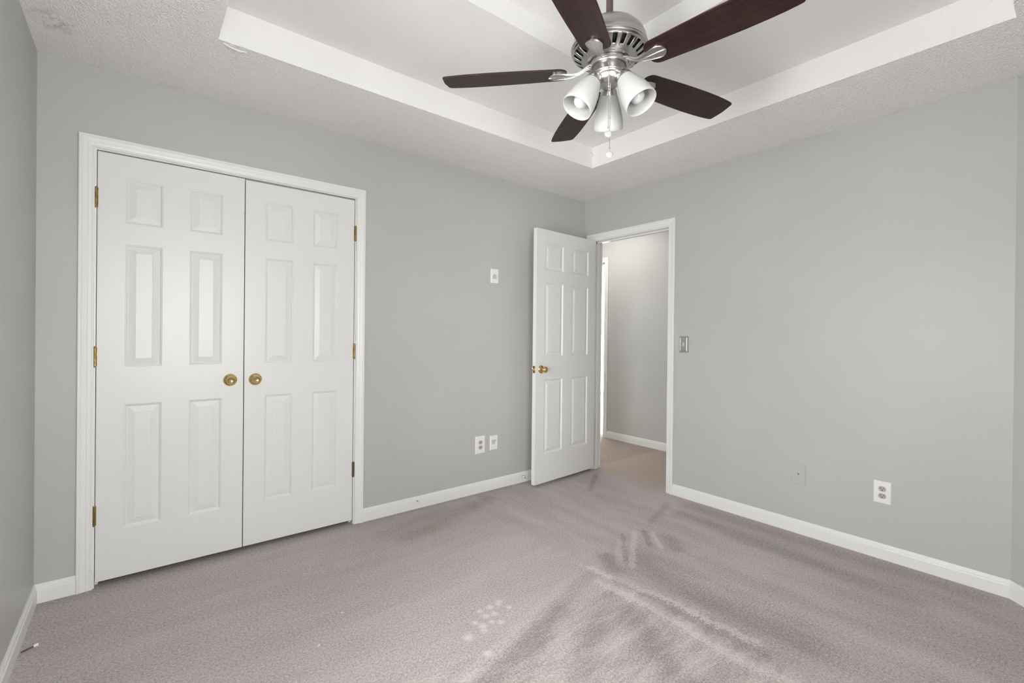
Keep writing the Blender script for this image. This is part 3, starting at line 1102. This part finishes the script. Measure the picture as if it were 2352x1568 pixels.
def outlet(MXw, w, h, label, rot=False):
    root, MX = thing_at('wall_outlet', MXw, label, 'outlet')
    obj('cover_plate', plate_bm(w, h, .006, .004, MX), M_PLATE, root)
    for dz in (.0195, -.0195):
        bm = bmesh.new()
        prism(bm, round_rect(.0345, .0285, .0125), .004, .0075, (0, dz))
        bm.transform(MX)
        rc = obj('receptacle', bm, M_RECEPT, root)
        bm = bmesh.new()
        add_box(bm, -.0082, -.0056, .0070, .0079, dz - .0005, dz + .0078)
        add_box(bm, .0056, .0080, .0070, .0079, dz + .0006, dz + .0072)
        prism(bm, round_rect(.0056, .0056, .0026), .0070, .0079, (0, dz - .0066))
        bm.transform(MX)
        obj('slots', bm, M_SLOT, rc)
    bm = bmesh.new()
    add_lathe(bm, [(0, .0078), (.0028, .0076), (.0034, .006), (0, .006)], 14, (0, 0, 0), Matrix.Rotation(-PI / 2, 4, 'X'))
    bm.transform(MX)
    obj('screw', bm, M_PLATE, root, smooth=40)


outlet(on_back(-1.1505, .3645), .089, .133, 'white outlet plate low on the closet wall, left of a cable plate')
outlet(on_right(-2.2155, .365), .078, .122, 'white outlet plate low on the long right wall near the angled corner')


def cable_plate(MXw, label, flip):
    """white pass-through plate with a recessed arch; flip = arch pointing down"""
    root, MX = thing_at('cable_plate', MXw, label, 'wall plate')
    if flip:
        MX = MX @ Matrix.Rotation(PI, 4, 'Y')
    W2, HH, z0, t = .0235, .0375, -.0215, .0065
    arch = [(W2 * math.cos(PI * i / 16), z0 + HH * math.sin(PI * i / 16)) for i in range(17)] + [(-W2 + 2 * W2 * i / 8, z0) for i in range(1, 8)]
    cz = z0 + HH * .4
    outer = []
    for x, z in arch:                     # the matching point on the plate's rim, straight out from the arch centre
        dx, dz = x, z - cz
        k = min((.033 / abs(dx)) if abs(dx) > 1e-6 else 1e9, ((.0530 - cz) if dz > 0 else (.0530 + cz)) / max(abs(dz), 1e-6))
        outer.append((dx * k, cz + dz * k))
    bm = bmesh.new()
    n = len(arch)
    a = [bm.verts.new((x, t, z)) for x, z in arch]
    lo = [bm.verts.new((x, .0009, z)) for x, z in arch]
    o = [bm.verts.new((x, t, z)) for x, z in outer]
    for i in range(n):
        q = (i + 1) % n
        bm.faces.new((a[i], a[q], lo[q], lo[i]))
        f = [o[i], o[q], a[q], a[i]]
        bm.faces.new(f)
    for c in ((.033, .053), (-.033, .053), (-.033, -.053), (.033, -.053)):     # plate corners
        best = sorted(range(n), key=lambda i: min((outer[i][0] - c[0]) ** 2 + (outer[i][1] - c[1]) ** 2, (outer[(i + 1) % n][0] - c[0]) ** 2 + (outer[(i + 1) % n][1] - c[1]) ** 2))
        for i in best:
            p, q = outer[i], outer[(i + 1) % n]
            on = lambda w: (abs(abs(w[0]) - .033) < 1e-6, abs(abs(w[1]) - .053) < 1e-6)
            if on(p) != on(q):
                bm.faces.new((o[i], bm.verts.new((c[0], t, c[1])), o[(i + 1) % n]))
                break
    prev = None
    for hw, hh, d in ((.033, .053, t), (.0365, .05625, .003), (.0365, .05625, 0)):
        cur = [bm.verts.new((sx * hw, d, sz * hh)) for sx, sz in ((-1, -1), (1, -1), (1, 1), (-1, 1))]
        if prev:
            for k in range(4):
                bm.faces.new((prev[k], prev[(k + 1) % 4], cur[(k + 1) % 4], cur[k]))
        prev = cur
    bm.transform(MX)
    obj('cover_plate', bm, M_PLATE, root)
    bm = bmesh.new()
    bm.faces.new([bm.verts.new((x, .0012, z)) for x, z in arch])
    bm.faces.new([bm.verts.new((x, .0004, z)) for x, z in arch])
    bm.transform(MX)
    r = obj('recess', bm, M_RECESS, root)
    r['label'] = 'arched cable recess with its shade painted in grey'
    if flip:
        bm = bmesh.new()
        prism(bm, round_rect(.036, .003, .0014), .0012, .0022, (0, z0 + .002))  # strip painting the overhang's shade below the straight edge
        bm.transform(MX)
        obj('edge_shade_strip', bm, M_EDGESHADE, root)


cable_plate(on_back(-1.029, 1.667), 'white cable plate with an arched recess, high on the closet wall beside the open door', False)
cable_plate(on_back(-1.0215, .364), 'white cable plate with a downturned arched recess, low beside the wall outlet', True)

# painted-over cable jack plate on the right wall
root, MX = thing_at('jack_plate', on_right(-1.7975, .366), 'wall-coloured jack plate with one dark socket, low on the right wall', 'wall plate')
obj('cover_plate', plate_bm(.081, .1255, .004, .0022, MX), M_WALL, root)
bm = bmesh.new()
prism(bm, [(-.0055, .004), (.0035, .0035), (.0045, -.001), (.002, -.0055), (-.001, -.0045), (-.002, -.0005)], .0035, .0046)
bm.transform(MX)
obj('jack_socket', bm, M_SLOT, root)
for z in (.0415, -.0415):
    bm = lathe([(0, .0052), (.0024, .005), (.003, .0035), (0, .0035)], 12, (0, 0, z), Matrix.Rotation(-PI / 2, 4, 'X'))
    bm.transform(MX)
    obj('screw', bm, M_WALL, root, smooth=40)

# light switch with a stepped brushed-metal plate
root, MX = thing_at('light_switch', on_right(-1.0105, 1.151), 'brushed metal light switch plate right of the entry doorway casing', 'light switch')
bm = bmesh.new()
prev = None
for ins, d in ((0, 0), (0, .002), (.0035, .0062), (.0080, .0068), (.0095, .0040), (.0140, .0052), (.0150, .0060), (.0160, .0060)):
    cur = [bm.verts.new((sx * (.0375 - ins), d, sz * (.061 - ins))) for sx, sz in ((-1, -1), (1, -1), (1, 1), (-1, 1))]
    if prev:
        for k in range(4):
            bm.faces.new((prev[k], prev[(k + 1) % 4], cur[(k + 1) % 4], cur[k]))
    else:
        bm.faces.new(cur)
    prev = cur
bm.faces.new(prev)
bm.transform(MX)
obj('switch_plate', bm, M_NICKEL, root)
bm = bmesh.new()
add_box(bm, -.0052, .0052, .0055, .0066, -.012, .012)
v = add_box(bm, -.0040, .0040, .006, .019, -.004, .004)
for q in v:
    if q.co.y > .01:
        q.co.z -= .008
        q.co.x *= .8
bm.transform(MX)
tg = obj('toggle', bm, M_IVORY, root)
for z in (.030, -.030):
    bm = lathe([(0, .0074), (.0026, .0070), (.0032, .0058), (0, .0058)], 12, (0, 0, z), Matrix.Rotation(-PI / 2, 4, 'X'))
    bm.transform(MX)
    obj('screw', bm, M_BRONZE, root, smooth=40)

# ------------------------------------------------------------------ small loose things
root = empty('door_stop', (-.690, -.0125, .020))
tag(root, 'bent steel door stop poking from the baseboard beside the open door', 'door stop')
a, b = Vector((0, .0005, 0)), Vector((-.052, -.020, .034))
bm = bmesh.new()
add_tube(bm, [a, a.lerp(b, .5) + Vector((0, 0, .001)), b], .0021, 10)
obj('rod', bm, M_STEEL, root, smooth=50)
ax = axis_matrix(b - a)
obj('head', lathe([(0, .005), (.004, .005), (.0095, .001), (.0095, -.001), (.003, -.004), (0, -.004)], 20, b, ax), M_STEEL, root, smooth=40)
obj('mounting_cap', lathe([(.0045, 0), (.0045, .003), (.002, .005), (0, .005)], 16, a, ax), M_PLATE, root, smooth=40)

bm = bmesh.new()
add_tube(bm, [(0, .001, 0), (.004, -.012, -.003), (.006, -.020, -.010)], .0013, 8)
add_lathe(bm, [(0, .002), (.0045, .001), (.0045, -.001), (0, -.002)], 12, (-.0005, -.001, 0), Matrix.Rotation(PI / 2, 4, 'X'))
o = obj('hook_nail', bm, M_STEEL, smooth=50)
o.location = (-1.685, -.0125, .054)
tag(o, 'tiny bent nail in the baseboard midway between closet and open door', 'nail')

root = empty('wooden_stick', (-3.512, -.422, .0))
tag(root, 'thin brown stick with a white tip lying on carpet beside the left baseboard', 'stick')
p0, p1, p2 = Vector((.026, .012, .0075)), Vector((.012, .006, .0065)), Vector((-.022, -.145, .0045))
p0, p1 = Vector((.0225, .0150, .0085)), Vector((.0150, -.0010, .0075))
dirv = Vector((-.036, -.012, 0)).normalized()
p1 = p0 + dirv * .013
p2 = p0 + Vector((-.030, -.118, -.004))
bm = bmesh.new()
add_tube(bm, [p1 - Vector((0, 0, .001)), p1.lerp(Vector((-.020, -.004, .0055)), .6), Vector((-.0215, -.0035, .0050))], [.0022, .0028, .0030], 10)
obj('handle', bm, M_STICK, root, smooth=50)
bm = bmesh.new()
add_tube(bm, [p0, p0.lerp(p1, .5), p1], [.0060, .0062, .0050], 12)
obj('white_tip', bm, M_TIP, root, smooth=40)

for (x, y, s), lab in (((-2.648, -1.062, .006), 'small white lint scrap on the carpet in front of the closet, nearer the camera'),
                       ((-2.505, -.905, .005), 'thin white lint thread on the carpet in front of the closet, nearer the doors')):
    bm = bmesh.new()
    for k in range(5):
        dx, dy = random.uniform(-s, s), random.uniform(-s, s)
        add_tube(bm, [(dx, dy, .002), (dx + random.uniform(.5, 1) * s, dy + random.uniform(-.3, .8) * s, .004)], .0011, 6)
    o = obj('lint_scrap', bm, M_PAPER)
    o.location = (x, y, 0)
    tag(o, lab, 'lint')
